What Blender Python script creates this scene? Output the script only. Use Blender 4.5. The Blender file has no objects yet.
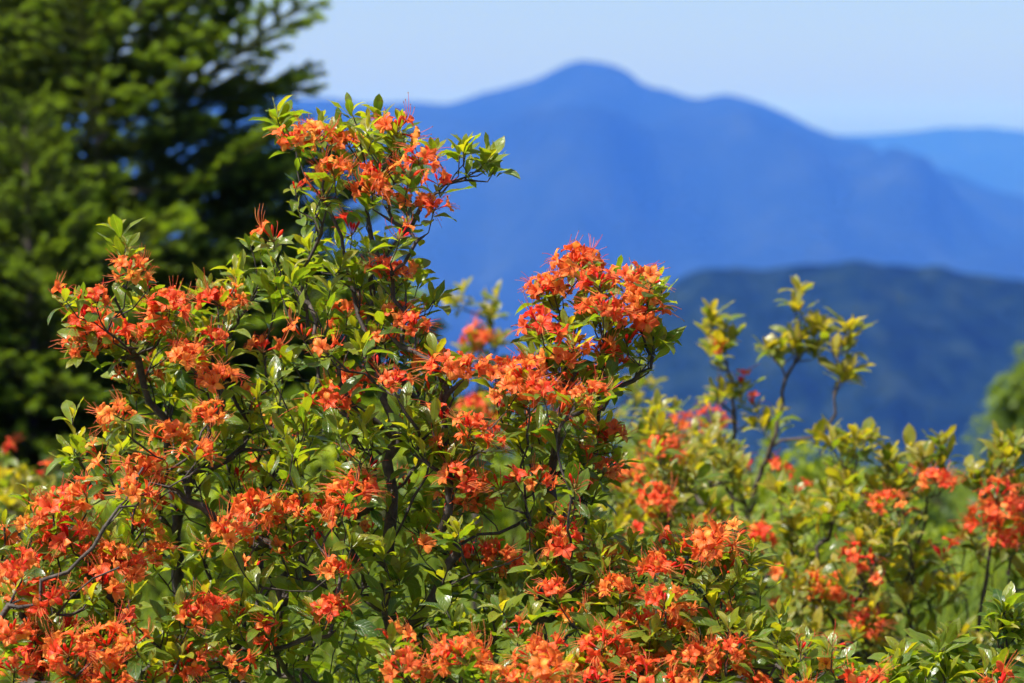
import bpy, math, random
import numpy as np
from mathutils import Vector, Matrix, Quaternion, noise

random.seed(7)
rng = np.random.default_rng(11)
R = math.radians
scene = bpy.context.scene
COL = scene.collection

# ------------------------------------------------------------------ camera
EYE = Vector((0, 0, 1.45))
LENS, PXK = 100.0, 36.0 / 100.0 / 1024.0
PITCH = math.atan((341.5 - 150) * PXK)
cam_data = bpy.data.cameras.new('camera')
cam = bpy.data.objects.new('camera', cam_data)
COL.objects.link(cam)
cam.location = EYE
cam.rotation_euler = (math.pi / 2 - PITCH, 0, 0)
cam_data.lens = LENS
cam_data.sensor_width = 36
cam_data.clip_start = 0.1
cam_data.clip_end = 80000
cam_data.dof.use_dof = True
cam_data.dof.focus_distance = 4.38
cam_data.dof.aperture_fstop = 5.0
scene.camera = cam

# ------------------------------------------------------------------ sky, sun, exposure
SUN_EL, SUN_AZ = R(58), R(-116)      # azimuth from +Y (view direction) towards +X
world = bpy.data.worlds.new('World')
scene.world = world
world.use_nodes = True
wn = world.node_tree
wn.nodes.clear()
wo = wn.nodes.new('ShaderNodeOutputWorld')
wb = wn.nodes.new('ShaderNodeBackground')
ws = wn.nodes.new('ShaderNodeTexSky')
ws.sky_type = 'NISHITA'
ws.sun_disc = False
ws.sun_elevation = SUN_EL
ws.sun_rotation = SUN_AZ
ws.altitude = 1000
ws.air_density = 0.5
ws.dust_density = 4.0
ws.ozone_density = 1.2
wb.inputs['Strength'].default_value = 0.112
wn.links.new(ws.outputs[0], wb.inputs[0])
wn.links.new(wb.outputs[0], wo.inputs[0])
sun_d = bpy.data.lights.new('sun', 'SUN')
sun_d.energy = 5.0
sun_d.angle = R(0.5)
sun_d.color = (1.0, 0.96, 0.91)
sun = bpy.data.objects.new('sun', sun_d)
COL.objects.link(sun)
sdir = Vector((math.sin(SUN_AZ) * math.cos(SUN_EL), math.cos(SUN_AZ) * math.cos(SUN_EL), math.sin(SUN_EL)))
sun.rotation_euler = sdir.to_track_quat('Z', 'Y').to_euler()
vs = scene.view_settings
vs.view_transform = 'Standard'
vs.look = 'None'
vs.gamma = 1
vs.use_curve_mapping = False
vs.exposure = 1.0
scene.cycles.use_denoising = True
scene.cycles.max_bounces = 8
scene.cycles.transmission_bounces = 4
scene.cycles.volume_bounces = 0


# ------------------------------------------------------------------ helpers
def at(px, py, d):
    """world point seen at pixel (px, py) of the photograph, d metres forward"""
    u, v = (px - 512) * PXK, (341.5 - py) * PXK
    c, s = math.cos(PITCH), math.sin(PITCH)
    fwd = Vector((0, c, -s))
    up = Vector((0, s, c))
    q = fwd + Vector((1, 0, 0)) * u + up * v
    return EYE + q * (d / q.y)


def tag(o, label=None, cat=None, group=None, kind=None):
    if label: o['label'] = label
    if cat: o['category'] = cat
    if group: o['group'] = group
    if kind: o['kind'] = kind
    return o


def empty(name, loc, label, cat, group=None):
    o = bpy.data.objects.new(name, None)
    COL.objects.link(o)
    o.location = loc
    o.empty_display_size = 0.1
    return tag(o, label, cat, group)


def make_mesh(name, verts, faces, mats, attrs=None, matidx=None, smooth=True):
    """verts (n,3) array, faces list of (k,4) / (k,3) arrays"""
    me = bpy.data.meshes.new(name)
    verts = np.asarray(verts, dtype=np.float32)
    me.vertices.add(len(verts))
    me.vertices.foreach_set('co', verts.ravel())
    faces = [np.asarray(f, dtype=np.int32) for f in faces if len(f)]
    loops = np.concatenate([f.ravel() for f in faces])
    sizes = np.concatenate([np.full(len(f), f.shape[1], dtype=np.int32) for f in faces])
    starts = np.concatenate([[0], np.cumsum(sizes)[:-1]]).astype(np.int32)
    me.loops.add(len(loops))
    me.loops.foreach_set('vertex_index', loops)
    me.polygons.add(len(sizes))
    me.polygons.foreach_set('loop_start', starts)
    me.polygons.foreach_set('loop_total', sizes)
    if matidx is not None:
        me.polygons.foreach_set('material_index', np.asarray(matidx, dtype=np.int32))
    me.polygons.foreach_set('use_smooth', np.full(len(sizes), smooth))
    for an, av in (attrs or {}).items():
        av = np.asarray(av, dtype=np.float32)
        if av.ndim == 1:
            a = me.attributes.new(an, 'FLOAT', 'POINT'); a.data.foreach_set('value', av)
        else:
            a = me.attributes.new(an, 'FLOAT_VECTOR', 'POINT'); a.data.foreach_set('vector', av.ravel())
    for m in (mats if isinstance(mats, (list, tuple)) else [mats]):
        me.materials.append(m)
    me.update()
    me.validate()
    return me


def link(name, me, parent=None, loc=(0, 0, 0)):
    o = bpy.data.objects.new(name, me)
    COL.objects.link(o)
    o.location = loc
    if parent: o.parent = parent
    return o


def grid_faces(nu, nv):
    i, j = np.meshgrid(np.arange(nu - 1), np.arange(nv - 1), indexing='ij')
    a = (i * nv + j).ravel()
    return np.stack([a, a + nv, a + nv + 1, a + 1], 1)


def tube(pts, rads, sides):
    """tapered tube along pts -> verts, quads"""
    P = np.asarray(pts, dtype=float)
    n = len(P)
    T = np.gradient(P, axis=0)
    T /= np.linalg.norm(T, axis=1)[:, None] + 1e-12
    ref = np.array([0.31, 0.77, 0.55]) if abs(T[0] @ np.array([0.31, 0.77, 0.55])) < .9 else np.array([1., 0, 0])
    N = np.zeros_like(P)
    v = ref - T[0] * (ref @ T[0])
    for k in range(n):
        v = v - T[k] * (v @ T[k])
        v /= np.linalg.norm(v) + 1e-12
        N[k] = v
    B = np.cross(T, N)
    a = np.arange(sides) * 2 * math.pi / sides
    ring = N[:, None, :] * np.cos(a)[None, :, None] + B[:, None, :] * np.sin(a)[None, :, None]
    V = P[:, None, :] + ring * np.asarray(rads)[:, None, None]
    F = []
    i, j = np.meshgrid(np.arange(n - 1), np.arange(sides), indexing='ij')
    a0 = (i * sides + j).ravel(); a1 = (i * sides + (j + 1) % sides).ravel()
    F = np.stack([a0, a1, a1 + sides, a0 + sides], 1)
    return V.reshape(-1, 3), F


class Acc:
    """collects shapes of one mesh"""
    def __init__(s):
        s.v, s.q, s.t, s.n, s.at, s.qm, s.tm = [], [], [], 0, {}, [], []

    def add(s, V, Q=None, T=None, m=0, **at_):
        V = np.asarray(V)
        s.v.append(V)
        if Q is not None and len(Q): s.q.append(np.asarray(Q) + s.n); s.qm.append(np.full(len(Q), m))
        if T is not None and len(T): s.t.append(np.asarray(T) + s.n); s.tm.append(np.full(len(T), m))
        for k, a in at_.items():
            a = np.asarray(a, dtype=float)
            if a.ndim == 0: a = np.full(len(V), float(a))
            elif a.ndim == 1 and len(a) == 3 and k in ('fcol', 'lc'): a = np.tile(a, (len(V), 1))
            s.at.setdefault(k, []).append(a)
        s.n += len(V)

    def mesh(s, name, mats, smooth=True):
        f = ([np.concatenate(s.q)] if s.q else []) + ([np.concatenate(s.t)] if s.t else [])
        mi = np.concatenate(s.qm + s.tm)
        return make_mesh(name, np.concatenate(s.v), f, mats, {k: np.concatenate(a) for k, a in s.at.items()}, mi, smooth)


def unit(v):
    v = np.asarray(v, dtype=float)
    return v / (np.linalg.norm(v) + 1e-12)


# ------------------------------------------------------------------ materials
def new_mat(name):
    m = bpy.data.materials.new(name)
    m.use_nodes = True
    nt = m.node_tree
    nt.nodes.clear()
    out = nt.nodes.new('ShaderNodeOutputMaterial')
    return m, nt, out


def N(nt, t, **kw):
    n = nt.nodes.new(t)
    for k, v in kw.items():
        if k in n.inputs.keys(): n.inputs[k].default_value = v
        else: setattr(n, k, v)
    return n


def ramp(nt, src, stops):
    r = nt.nodes.new('ShaderNodeValToRGB')
    e = r.color_ramp.elements
    while len(e) < len(stops): e.new(0.5)
    for k, (p, c) in enumerate(stops):
        e[k].position = p
        e[k].color = (*c, 1)
    nt.links.new(src, r.inputs[0])
    return r


def math_n(nt, op, a, b=None, c=None):
    n = nt.nodes.new('ShaderNodeMath')
    n.operation = op
    for k, x in enumerate((a, b, c)):
        if x is None: continue
        if isinstance(x, (int, float)): n.inputs[k].default_value = x
        else: nt.links.new(x, n.inputs[k])
    return n.outputs[0]


def leaf_material(name, stops, trans=0.42, rough=0.36, edge=(0.30, 0.13, 0.03), edge_amt=0.35, spec=0.5):
    m, nt, out = new_mat(name)
    L = nt.links.new
    ti = N(nt, 'ShaderNodeAttribute', attribute_name='tint')
    lc = N(nt, 'ShaderNodeAttribute', attribute_name='lc')
    sep = N(nt, 'ShaderNodeSeparateXYZ'); L(lc.outputs['Vector'], sep.inputs[0])
    u, v = sep.outputs[0], sep.outputs[1]
    av = math_n(nt, 'ABSOLUTE', v)
    tc = N(nt, 'ShaderNodeTexCoord')
    nz = N(nt, 'ShaderNodeTexNoise', Scale=60.0, Detail=3.0); L(tc.outputs['Object'], nz.inputs['Vector'])
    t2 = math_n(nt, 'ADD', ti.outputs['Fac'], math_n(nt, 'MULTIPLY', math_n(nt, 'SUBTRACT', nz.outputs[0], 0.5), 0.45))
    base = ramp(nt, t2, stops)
    # veins: pale midrib and side veins
    vein = math_n(nt, 'SINE', math_n(nt, 'MULTIPLY', math_n(nt, 'SUBTRACT', math_n(nt, 'MULTIPLY', u, 8.0), math_n(nt, 'MULTIPLY', av, 2.6)), 6.2832))
    veinp = math_n(nt, 'POWER', math_n(nt, 'MAXIMUM', vein, 0.0), 6.0)
    mid = math_n(nt, 'SUBTRACT', 1.0, math_n(nt, 'MINIMUM', math_n(nt, 'MULTIPLY', av, 9.0), 1.0))
    vm = math_n(nt, 'MINIMUM', math_n(nt, 'ADD', math_n(nt, 'MULTIPLY', veinp, 0.22), math_n(nt, 'MULTIPLY', mid, 0.5)), 1.0)
    mx = N(nt, 'ShaderNodeMix', data_type='RGBA'); mx.blend_type = 'MIX'
    L(vm, mx.inputs[0]); L(base.outputs[0], mx.inputs[6]); mx.inputs[7].default_value = (0.20, 0.26, 0.06, 1)
    # bronzed rim and tip on the younger leaves
    ed = math_n(nt, 'POWER', math_n(nt, 'MAXIMUM', av, math_n(nt, 'MULTIPLY', u, 0.93)), 9.0)
    ed = math_n(nt, 'MULTIPLY', math_n(nt, 'MULTIPLY', ed, ti.outputs['Fac']), edge_amt)
    mx2 = N(nt, 'ShaderNodeMix', data_type='RGBA')
    L(ed, mx2.inputs[0]); L(mx.outputs[2], mx2.inputs[6]); mx2.inputs[7].default_value = (*edge, 1)
    # brown blemishes
    bz = N(nt, 'ShaderNodeTexNoise', Scale=140.0, Detail=2.0); L(tc.outputs['Object'], bz.inputs['Vector'])
    bl = math_n(nt, 'MULTIPLY', math_n(nt, 'GREATER_THAN', bz.outputs[0], 0.63), 0.55)
    mx3 = N(nt, 'ShaderNodeMix', data_type='RGBA')
    L(bl, mx3.inputs[0]); L(mx2.outputs[2], mx3.inputs[6]); mx3.inputs[7].default_value = (0.13, 0.075, 0.025, 1)
    col = mx3.outputs[2]
    bump = N(nt, 'ShaderNodeBump', Strength=0.5, Distance=0.0012)
    hgt = math_n(nt, 'ADD', math_n(nt, 'MULTIPLY', veinp, -0.7), math_n(nt, 'ADD', math_n(nt, 'MULTIPLY', mid, -1.0), math_n(nt, 'MULTIPLY', nz.outputs[0], 0.9)))
    L(hgt, bump.inputs['Height'])
    p = N(nt, 'ShaderNodeBsdfPrincipled', Roughness=rough)
    p.inputs['Specular IOR Level'].default_value = spec
    L(col, p.inputs['Base Color']); L(bump.outputs[0], p.inputs['Normal'])
    tr = N(nt, 'ShaderNodeBsdfTranslucent')
    tcol = N(nt, 'ShaderNodeMix', data_type='RGBA'); tcol.blend_type = 'MULTIPLY'
    tcol.inputs[0].default_value = 1; L(col, tcol.inputs[6]); tcol.inputs[7].default_value = (2.9, 2.65, 0.5, 1)
    L(tcol.outputs[2], tr.inputs[0])
    ms = N(nt, 'ShaderNodeMixShader', Fac=trans)
    L(p.outputs[0], ms.inputs[1]); L(tr.outputs[0], ms.inputs[2]); L(ms.outputs[0], out.inputs[0])
    return m


def petal_material(name, lo, hi):
    m, nt, out = new_mat(name)
    L = nt.links.new
    a = N(nt, 'ShaderNodeAttribute', attribute_name='fcol')
    oi = N(nt, 'ShaderNodeObjectInfo')
    mr = N(nt, 'ShaderNodeMapRange'); L(oi.outputs['Random'], mr.inputs[0])
    mr.inputs[3].default_value = lo; mr.inputs[4].default_value = hi
    tc = N(nt, 'ShaderNodeTexCoord')
    nz = N(nt, 'ShaderNodeTexNoise', Scale=90.0, Detail=3.0); L(tc.outputs['Object'], nz.inputs['Vector'])
    hs = N(nt, 'ShaderNodeHueSaturation'); L(a.outputs['Color'], hs.inputs['Color']); L(mr.outputs[0], hs.inputs['Hue'])
    L(math_n(nt, 'ADD', math_n(nt, 'MULTIPLY', nz.outputs[0], 0.5), 0.75), hs.inputs['Value'])
    bump = N(nt, 'ShaderNodeBump', Strength=0.5, Distance=0.0015); L(nz.outputs[0], bump.inputs['Height'])
    p = N(nt, 'ShaderNodeBsdfPrincipled', Roughness=0.5)
    p.inputs['Specular IOR Level'].default_value = 0.3
    L(hs.outputs[0], p.inputs['Base Color']); L(bump.outputs[0], p.inputs['Normal'])
    tr = N(nt, 'ShaderNodeBsdfTranslucent'); L(hs.outputs[0], tr.inputs[0])
    ms = N(nt, 'ShaderNodeMixShader', Fac=0.5)
    L(p.outputs[0], ms.inputs[1]); L(tr.outputs[0], ms.inputs[2]); L(ms.outputs[0], out.inputs[0])
    return m


def bark_material(name, c0, c1, scale=45.0, bump_d=0.003):
    m, nt, out = new_mat(name)
    L = nt.links.new
    tc = N(nt, 'ShaderNodeTexCoord')
    nz = N(nt, 'ShaderNodeTexNoise', Scale=scale, Detail=5.0, Roughness=0.65); L(tc.outputs['Object'], nz.inputs['Vector'])
    r = ramp(nt, nz.outputs[0], [(0.35, c0), (0.68, c1)])
    b = N(nt, 'ShaderNodeBump', Strength=0.8, Distance=bump_d); L(nz.outputs[0], b.inputs['Height'])
    p = N(nt, 'ShaderNodeBsdfPrincipled', Roughness=0.75)
    L(r.outputs[0], p.inputs['Base Color']); L(b.outputs[0], p.inputs['Normal']); L(p.outputs[0], out.inputs[0])
    return m


def ground_material(name, stops, scale, detail=8.0, bump=None):
    m, nt, out = new_mat(name)
    L = nt.links.new
    tc = N(nt, 'ShaderNodeTexCoord')
    nz = N(nt, 'ShaderNodeTexNoise', Scale=scale, Detail=detail, Roughness=0.6); L(tc.outputs['Object'], nz.inputs['Vector'])
    r = ramp(nt, nz.outputs[0], stops)
    p = N(nt, 'ShaderNodeBsdfPrincipled', Roughness=0.95)
    p.inputs['Specular IOR Level'].default_value = 0.0
    L(r.outputs[0], p.inputs['Base Color'])
    if bump:
        n2 = N(nt, 'ShaderNodeTexNoise', Scale=bump[0], Detail=4.0); L(tc.outputs['Object'], n2.inputs['Vector'])
        b = N(nt, 'ShaderNodeBump', Strength=0.6, Distance=bump[1]); L(n2.outputs[0], b.inputs['Height'])
        L(b.outputs[0], p.inputs['Normal'])
    L(p.outputs[0], out.inputs[0])
    return m


M_LEAF = leaf_material('azalea_leaf', [(0.0, (0.036, 0.082, 0.012)), (0.35, (0.105, 0.168, 0.016)), (0.75, (0.19, 0.222, 0.020)), (1.0, (0.26, 0.235, 0.025))], trans=0.46, rough=0.31)
M_LEAF_GOLD = leaf_material('young_azalea_leaf', [(0.0, (0.030, 0.075, 0.012)), (0.45, (0.088, 0.142, 0.016)), (1.0, (0.30, 0.25, 0.027))], edge_amt=0.6, rough=0.3)
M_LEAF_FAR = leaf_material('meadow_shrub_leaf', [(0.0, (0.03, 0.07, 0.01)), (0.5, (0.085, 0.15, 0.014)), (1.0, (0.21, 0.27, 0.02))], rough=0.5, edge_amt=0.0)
M_PETAL = petal_material('azalea_petal', 0.490, 0.510)
M_PETAL_RED = petal_material('red_azalea_petal', 0.488, 0.499)
M_BARK = bark_material('azalea_bark', (0.018, 0.012, 0.010), (0.075, 0.054, 0.042), 70.0, .004)
M_FIRBARK = bark_material('fir_bark', (0.04, 0.03, 0.024), (0.11, 0.09, 0.075), 18.0, 0.012)
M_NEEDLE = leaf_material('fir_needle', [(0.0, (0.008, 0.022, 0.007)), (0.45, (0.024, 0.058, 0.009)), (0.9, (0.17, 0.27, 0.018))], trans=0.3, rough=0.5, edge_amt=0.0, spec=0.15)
M_GRASS = leaf_material('meadow_grass', [(0.0, (0.05, 0.10, 0.015)), (0.5, (0.10, 0.16, 0.02)), (1.0, (0.20, 0.22, 0.04))], rough=0.6, edge_amt=0.0, spec=0.2)
M_GROUND = ground_material('turf', [(0.3, (0.05, 0.075, 0.018)), (0.55, (0.09, 0.12, 0.025)), (0.75, (0.12, 0.11, 0.045))], 0.9)
M_FOREST_NEAR = ground_material('wooded_ridge_forest', [(0.32, (0.003, 0.007, 0.003)), (0.5, (0.006, 0.015, 0.006)), (0.66, (0.016, 0.028, 0.009))], 0.05, 10.0, (0.06, 14.0))
M_FOREST = ground_material('ridge_forest', [(0.3, (0.006, 0.012, 0.006)), (0.5, (0.008, 0.014, 0.007)), (0.72, (0.018, 0.026, 0.010))], 0.006, 9.0, (0.03, 22.0))

# ------------------------------------------------------------------ terrain
VALLEY = -560.0


def ground_z(x, y):
    r = math.hypot(x, y)
    z = 0.0
    if r > 8: z -= 0.10 * (min(r, 45) - 8)
    if r > 45: z -= 0.34 * (min(r, 1500) - 45)
    if r > 1500: z -= 0.02 * min(r - 1500, 3000)
    z += 0.05 * noise.noise(Vector((x * .5, y * .5, 3))) * min(1, r / 6)
    if r > 60: z += min(40, (r - 60) * .05) * noise.noise(Vector((x * .004, y * .004, 9)))
    return max(z, VALLEY + 6 * noise.noise(Vector((x * .0008, y * .0008, 4))))


rs = [0.0] + list(np.geomspace(0.6, 15500, 110))
NA = 128
gv = []
for r_ in rs:
    for k in range(NA):
        a = 2 * math.pi * k / NA
        x, y = r_ * math.sin(a), r_ * math.cos(a)
        gv.append((x, y, ground_z(x, y)))
ii, jj = np.meshgrid(np.arange(len(rs) - 1), np.arange(NA), indexing='ij')
a0 = (ii * NA + jj).ravel(); a1 = (ii * NA + (jj + 1) % NA).ravel()
gme = make_mesh('ground', gv, [np.stack([a0, a0 + NA, a1 + NA, a1], 1)], [M_GROUND, M_FOREST],
                matidx=(ii.ravel() > 52).astype(int))
tag(link('ground', gme), kind='structure')


def ridge(name, D, width, prof, rough, seed, mat=None, bumps=0.0):
    """a range of hills whose crest stands at distance D; prof = crest line as (pixel x, pixel y)"""
    xs_px = np.array([p[0] for p in prof], float)
    ys_px = np.array([p[1] for p in prof], float)
    nx, ny = 340, 71
    X = np.linspace(-1500, 2600, nx)
    Y = np.interp(X, xs_px, ys_px)
    k = np.array([1, 4, 7, 9, 7, 4, 1.]); k /= k.sum()
    Y = np.convolve(np.pad(Y, 3, mode='edge'), k, 'valid')
    crest = EYE.z + (150 - Y) * PXK * D
    crest = crest + np.array([bumps * noise.fractal(Vector((x_ * .022, seed, 1.7)), .8, 2.2, 4) for x_ in X])
    T = np.linspace(-1, 1, ny)
    V = np.zeros((nx, ny, 3))
    for i in range(nx):
        x = (X[i] - 512) * PXK * D
        for j in range(ny):
            t = T[j]
            y = D + t * width
            sh = 1 - abs(t) ** 1.25
            s1 = noise.fractal(Vector((x / (width * .30) + seed, y / (width * .45), seed)), 0.9, 2.1, 5)
            s2 = abs(noise.noise(Vector((x / (width * .16) + seed * 2, y / (width * .6), 1.3))))
            mod = min(1, abs(t) * 3.2) * (1 - abs(t) ** 4)
            h = VALLEY - 40 + (crest[i] - VALLEY + 40) * sh
            h += rough * mod * (s1 * .8 - s2 * 1.0) + rough * .05 * noise.noise(Vector((x / 90., y / 90., seed)))
            V[i, j] = (x, y, h)
    me = make_mesh(name, V.reshape(-1, 3), [grid_faces(nx, ny)], mat or M_FOREST)
    return tag(link(name, me), kind='structure')


ridge('distant_hills', 11500, 2200, [(-1500, 140), (-300, 112), (100, 108), (400, 118), (700, 124), (800, 131), (860, 137), (900, 133),
      (940, 128), (975, 126), (1010, 129), (1060, 137), (1200, 124), (1700, 130), (2600, 136)], 110, 5.1)
ridge('peaked_mountain', 7600, 2900, [(-1500, 150), (-700, 120), (-200, 104), (60, 112), (180, 100), (250, 97), (300, 99), (380, 104), (440, 104),
      (490, 96), (530, 84), (560, 70), (585, 58), (608, 66), (640, 81), (670, 92), (700, 98), (730, 95), (755, 101), (785, 115),
      (830, 134), (880, 152), (960, 178), (1060, 205), (1300, 240), (2600, 265)], 300, 2.7, None, 7.0)
ridge('wooded_ridge', 1750, 760, [(-1500, 330), (-400, 318), (100, 345), (450, 420), (560, 385), (620, 338), (650, 306), (672, 280), (700, 267), (740, 272), (790, 266),
      (850, 260), (890, 262), (940, 270), (1000, 277), (1060, 280), (1300, 268), (2600, 290)], 60, 8.2, M_FOREST_NEAR, 3.2)

# haze: the air between the hilltop and the ranges
HZ_T, HZ_B, HZ_R = 250.0, VALLEY - 60, 16500.0
hv = [(x, y, z) for z in (HZ_B, HZ_T) for (x, y) in ((-HZ_R, -HZ_R), (HZ_R, -HZ_R), (HZ_R, HZ_R), (-HZ_R, HZ_R))]
hf = np.array([(3, 2, 1, 0), (4, 5, 6, 7), (0, 1, 5, 4), (1, 2, 6, 5), (2, 3, 7, 6), (3, 0, 4, 7)])
mh, nt, out = new_mat('haze')
pv = N(nt, 'ShaderNodeVolumePrincipled')
pv.inputs['Color'].default_value = (0.045, 0.18, 1.0, 1)
pv.inputs['Absorption Color'].default_value = (1, 1, 1, 1)
pv.inputs['Density'].default_value = 1.7e-4
pv.inputs['Anisotropy'].default_value = 0.0
nt.links.new(pv.outputs[0], out.inputs['Volume'])
tag(link('haze', make_mesh('haze', hv, [hf], mh, smooth=False)), kind='stuff')

# ------------------------------------------------------------------ leaf shapes
def leaf_template(curl, fold, wav, wmax, nu=7):
    us = np.linspace(0, 1, nu)
    vsx = np.array([-1, -.5, 0, .5, 1])
    V, LC = [], []
    ang = 0.35
    px_, pz = 0.0, 0.0
    prev = 0
    for u in us:
        du = u - prev; prev = u
        a = ang - curl * u
        px_ += du * math.cos(a); pz += du * math.sin(a)
        w = wmax * (math.sin(math.pi * min(1, (u * .96 + .02)) ** 1.25) ** 0.85 + (0.06 if u < .1 else 0))
        if u == 1: w = 0.004
        for v in vsx:
            zz = abs(v) * w * fold + wav * w * math.sin(u * 11 + v * 2.2) * abs(v) - (abs(v) ** 2) * w * .18
            V.append((px_ - zz * math.sin(a) * 0, v * w, pz + zz))
            LC.append((u, v, 0))
    return np.array(V), grid_faces(nu, 5), np.array(LC)


LEAVES = [leaf_template(c, f, w, wm) for c, f, w, wm in
          ((0.5, .35, .10, .19), (0.9, .55, .15, .20), (0.2, .25, .22, .21), (1.3, .45, .12, .18), (0.7, .7, .18, .185), (0.0, .4, .3, .165))]


class LeafCloud:
    """collects leaves (position, direction, normal hint, length, tint) and writes one foliage mesh"""
    def __init__(s): s.items = []

    def add(s, p, d, n, L, t): s.items.append((p, d, n, L, t))

    def build(s, mat, origin, name='foliage'):
        acc = Acc()
        groups = {}
        for k, it in enumerate(s.items): groups.setdefault(k % len(LEAVES), []).append(it)
        for g, its in groups.items():
            V, F, LC = LEAVES[g]
            P = np.array([i[0] for i in its]) - np.array(origin)
            D = np.array([unit(i[1]) for i in its])
            U = np.array([i[2] for i in its])
            Lh = np.array([i[3] for i in its]); T = np.array([i[4] for i in its])
            S = np.cross(U, D); S /= np.linalg.norm(S, axis=1)[:, None] + 1e-9
            W = np.cross(D, S)
            nV = len(V)
            wid = rng.uniform(.85, 1.15, len(its))
            verts = (P[:, None, :] + Lh[:, None, None] * (V[None, :, 0, None] * D[:, None, :] + (wid[:, None] * V[None, :, 1])[:, :, None] * S[:, None, :] + V[None, :, 2, None] * W[:, None, :]))
            faces = (F[None] + (np.arange(len(its)) * nV)[:, None, None]).reshape(-1, 4)
            acc.add(verts.reshape(-1, 3), faces, tint=np.repeat(T, nV), lc=np.tile(LC, (len(its), 1)))
        return acc.mesh(name, mat)


# ------------------------------------------------------------------ azalea flower clusters
def frame(d):
    d = unit(d)
    a = np.array([0, 0, 1.]) if abs(d[2]) < .9 else np.array([1., 0, 0])
    x = unit(np.cross(a, d)); y = np.cross(d, x)
    return np.stack([x, y, d], 1)


C_RED = np.array([0.88, 0.065, 0.018])
C_ORA = np.array([0.98, 0.29, 0.065])
C_YEL = np.array([0.97, 0.47, 0.07])


def flower(acc_p, acc_s, base, d, size, rnd, openness=1.0):
    Fm = frame(d)
    roll = rnd.uniform(0, 6.28)
    cr, sr = math.cos(roll), math.sin(roll)
    Fm = Fm @ np.array([[cr, -sr, 0], [sr, cr, 0], [0, 0, 1]])
    tl = 0.021 * size
    # tube
    zs = np.array([0, .25, .6, .85, 1.]) * tl
    rr = np.array([.0012, .0016, .0021, .0029, .0042]) * size
    V, Q = tube(np.stack([zs * 0, zs * 0, zs], 1), rr, 6)
    hue = rnd.uniform(-.5, 1.1)
    ora = C_ORA * (1 - hue * .75) + C_RED * hue * .75 if hue > 0 else C_ORA * (1 + hue) - C_YEL * hue
    fc = np.tile(C_RED * .9, (len(V), 1))
    acc_p.add(V @ Fm.T + base, Q, fcol=fc)
    # petals
    nu, nv = 6, 5
    for k in range(5):
        a = 2 * math.pi * k / 5 + rnd.normal(0, .12)
        Lp = 0.024 * size * rnd.uniform(.85, 1.15)
        wp = 0.0094 * size * rnd.uniform(.8, 1.15)
        flare = openness * rnd.uniform(1.0, 2.3)
        tw = rnd.normal(0, .5)
        V = []; FC = []
        r_, z_ = .0036 * size, tl * .97
        prev = 0
        ph = rnd.uniform(0, 6)
        for u in np.linspace(0, 1, nu):
            du = (u - prev) * Lp; prev = u
            be = 0.35 + flare * u ** .8
            r_ += du * math.sin(be); z_ += du * math.cos(be)
            w = wp * (math.sin(math.pi * min(1, .18 + u * .80)) ** .8) * (0.45 + .55 * min(1, u * 2.2))
            for v in np.linspace(-1, 1, nv):
                ruf = 0.0034 * size * math.sin(v * 3.6 + u * 5 + ph) * u + abs(v) ** 1.6 * w * .35 * (1 - u)
                t_ = v * w
                rad = r_ - ruf * math.sin(be) * .0 + ruf * math.cos(be) * .5 - (abs(v) > .9) * u * Lp * .06
                V.append((rad * math.cos(a) - t_ * math.sin(a) * math.cos(tw * u), rad * math.sin(a) + t_ * math.cos(a) * math.cos(tw * u), z_ + ruf + t_ * math.sin(tw * u)))
                c = ora.copy()
                c = c * (1 - (1 - u) * .45) + C_RED * (1 - u) * .45
                if k == 0: c = c * .35 + C_YEL * .65 if abs(v) < .8 and .15 < u < .85 else c
                c = c * (1 - .18 * (abs(v) < .1)) + C_RED * .18 * (abs(v) < .1)
                FC.append(c)
        acc_p.add(np.array(V) @ Fm.T + base, grid_faces(nu, nv), fcol=np.array(FC))
    # stamens and pistil
    bend_a = rnd.uniform(0, 6.28)
    for k in range(6):
        a = 2 * math.pi * k / 5 + rnd.normal(0, .2)
        Ls = (0.041 if k < 5 else 0.055) * size * rnd.uniform(.8, 1.2)
        sp = rnd.uniform(.05, .5)
        pts = []
        for u in np.linspace(0, 1, 6):
            s_ = u * Ls
            off = s_ * sp
            bx = .5 * Ls * u * u
            pts.append((math.cos(a) * (.001 + off) + math.cos(bend_a) * bx, math.sin(a) * (.001 + off) + math.sin(bend_a) * bx, tl * .8 + s_ * (1 - .15 * u)))
        V, Q = tube(np.array(pts), np.array([.00062, .0006, .00055, .0005, .00048, .0004]) * 1.15, 3)
        c = np.array([.86, .30, .10]) * rnd.uniform(.75, 1.1) if k < 5 else np.array([.78, .09, .045])
        acc_s.add(V @ Fm.T + base, Q, np.array([[-acc_s.n, 0, 1]]), fcol=np.tile(c, (len(V), 1)))
        e = np.array(pts[-1]); f_ = unit(e - np.array(pts[-2]))
        V, Q = tube(np.array([e - f_ * .0004, e + f_ * .0008, e + f_ * .0021, e + f_ * .0028]), [.0005, .0011, .0011, .0003], 4)
        acc_s.add(V @ Fm.T + base, Q, np.array([[-1, 0, 1]]), fcol=np.tile(np.array([.42, .16, .03]), (len(V), 1)))


def stalk(acc, p0, p1, r, col, sides=4):
    V, Q = tube(np.array([p0, (np.array(p0) + p1) / 2, p1]), [r, r, r], sides)
    acc.add(V, Q, fcol=np.tile(np.array(col), (len(V), 1)))


def bud(acc, base, d, L, rnd):
    z = np.array([0, .2, .45, .68, .88, 1.]) * L
    r = np.array([.0012, .0018, .0030, .0036, .0022, .0003])
    V, Q = tube(np.stack([z * 0, z * 0, z], 1), r, 6)
    acc.add(V @ frame(d).T + base, Q, fcol=np.tile(C_RED * rnd.uniform(.7, 1.05), (len(V), 1)))


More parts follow.
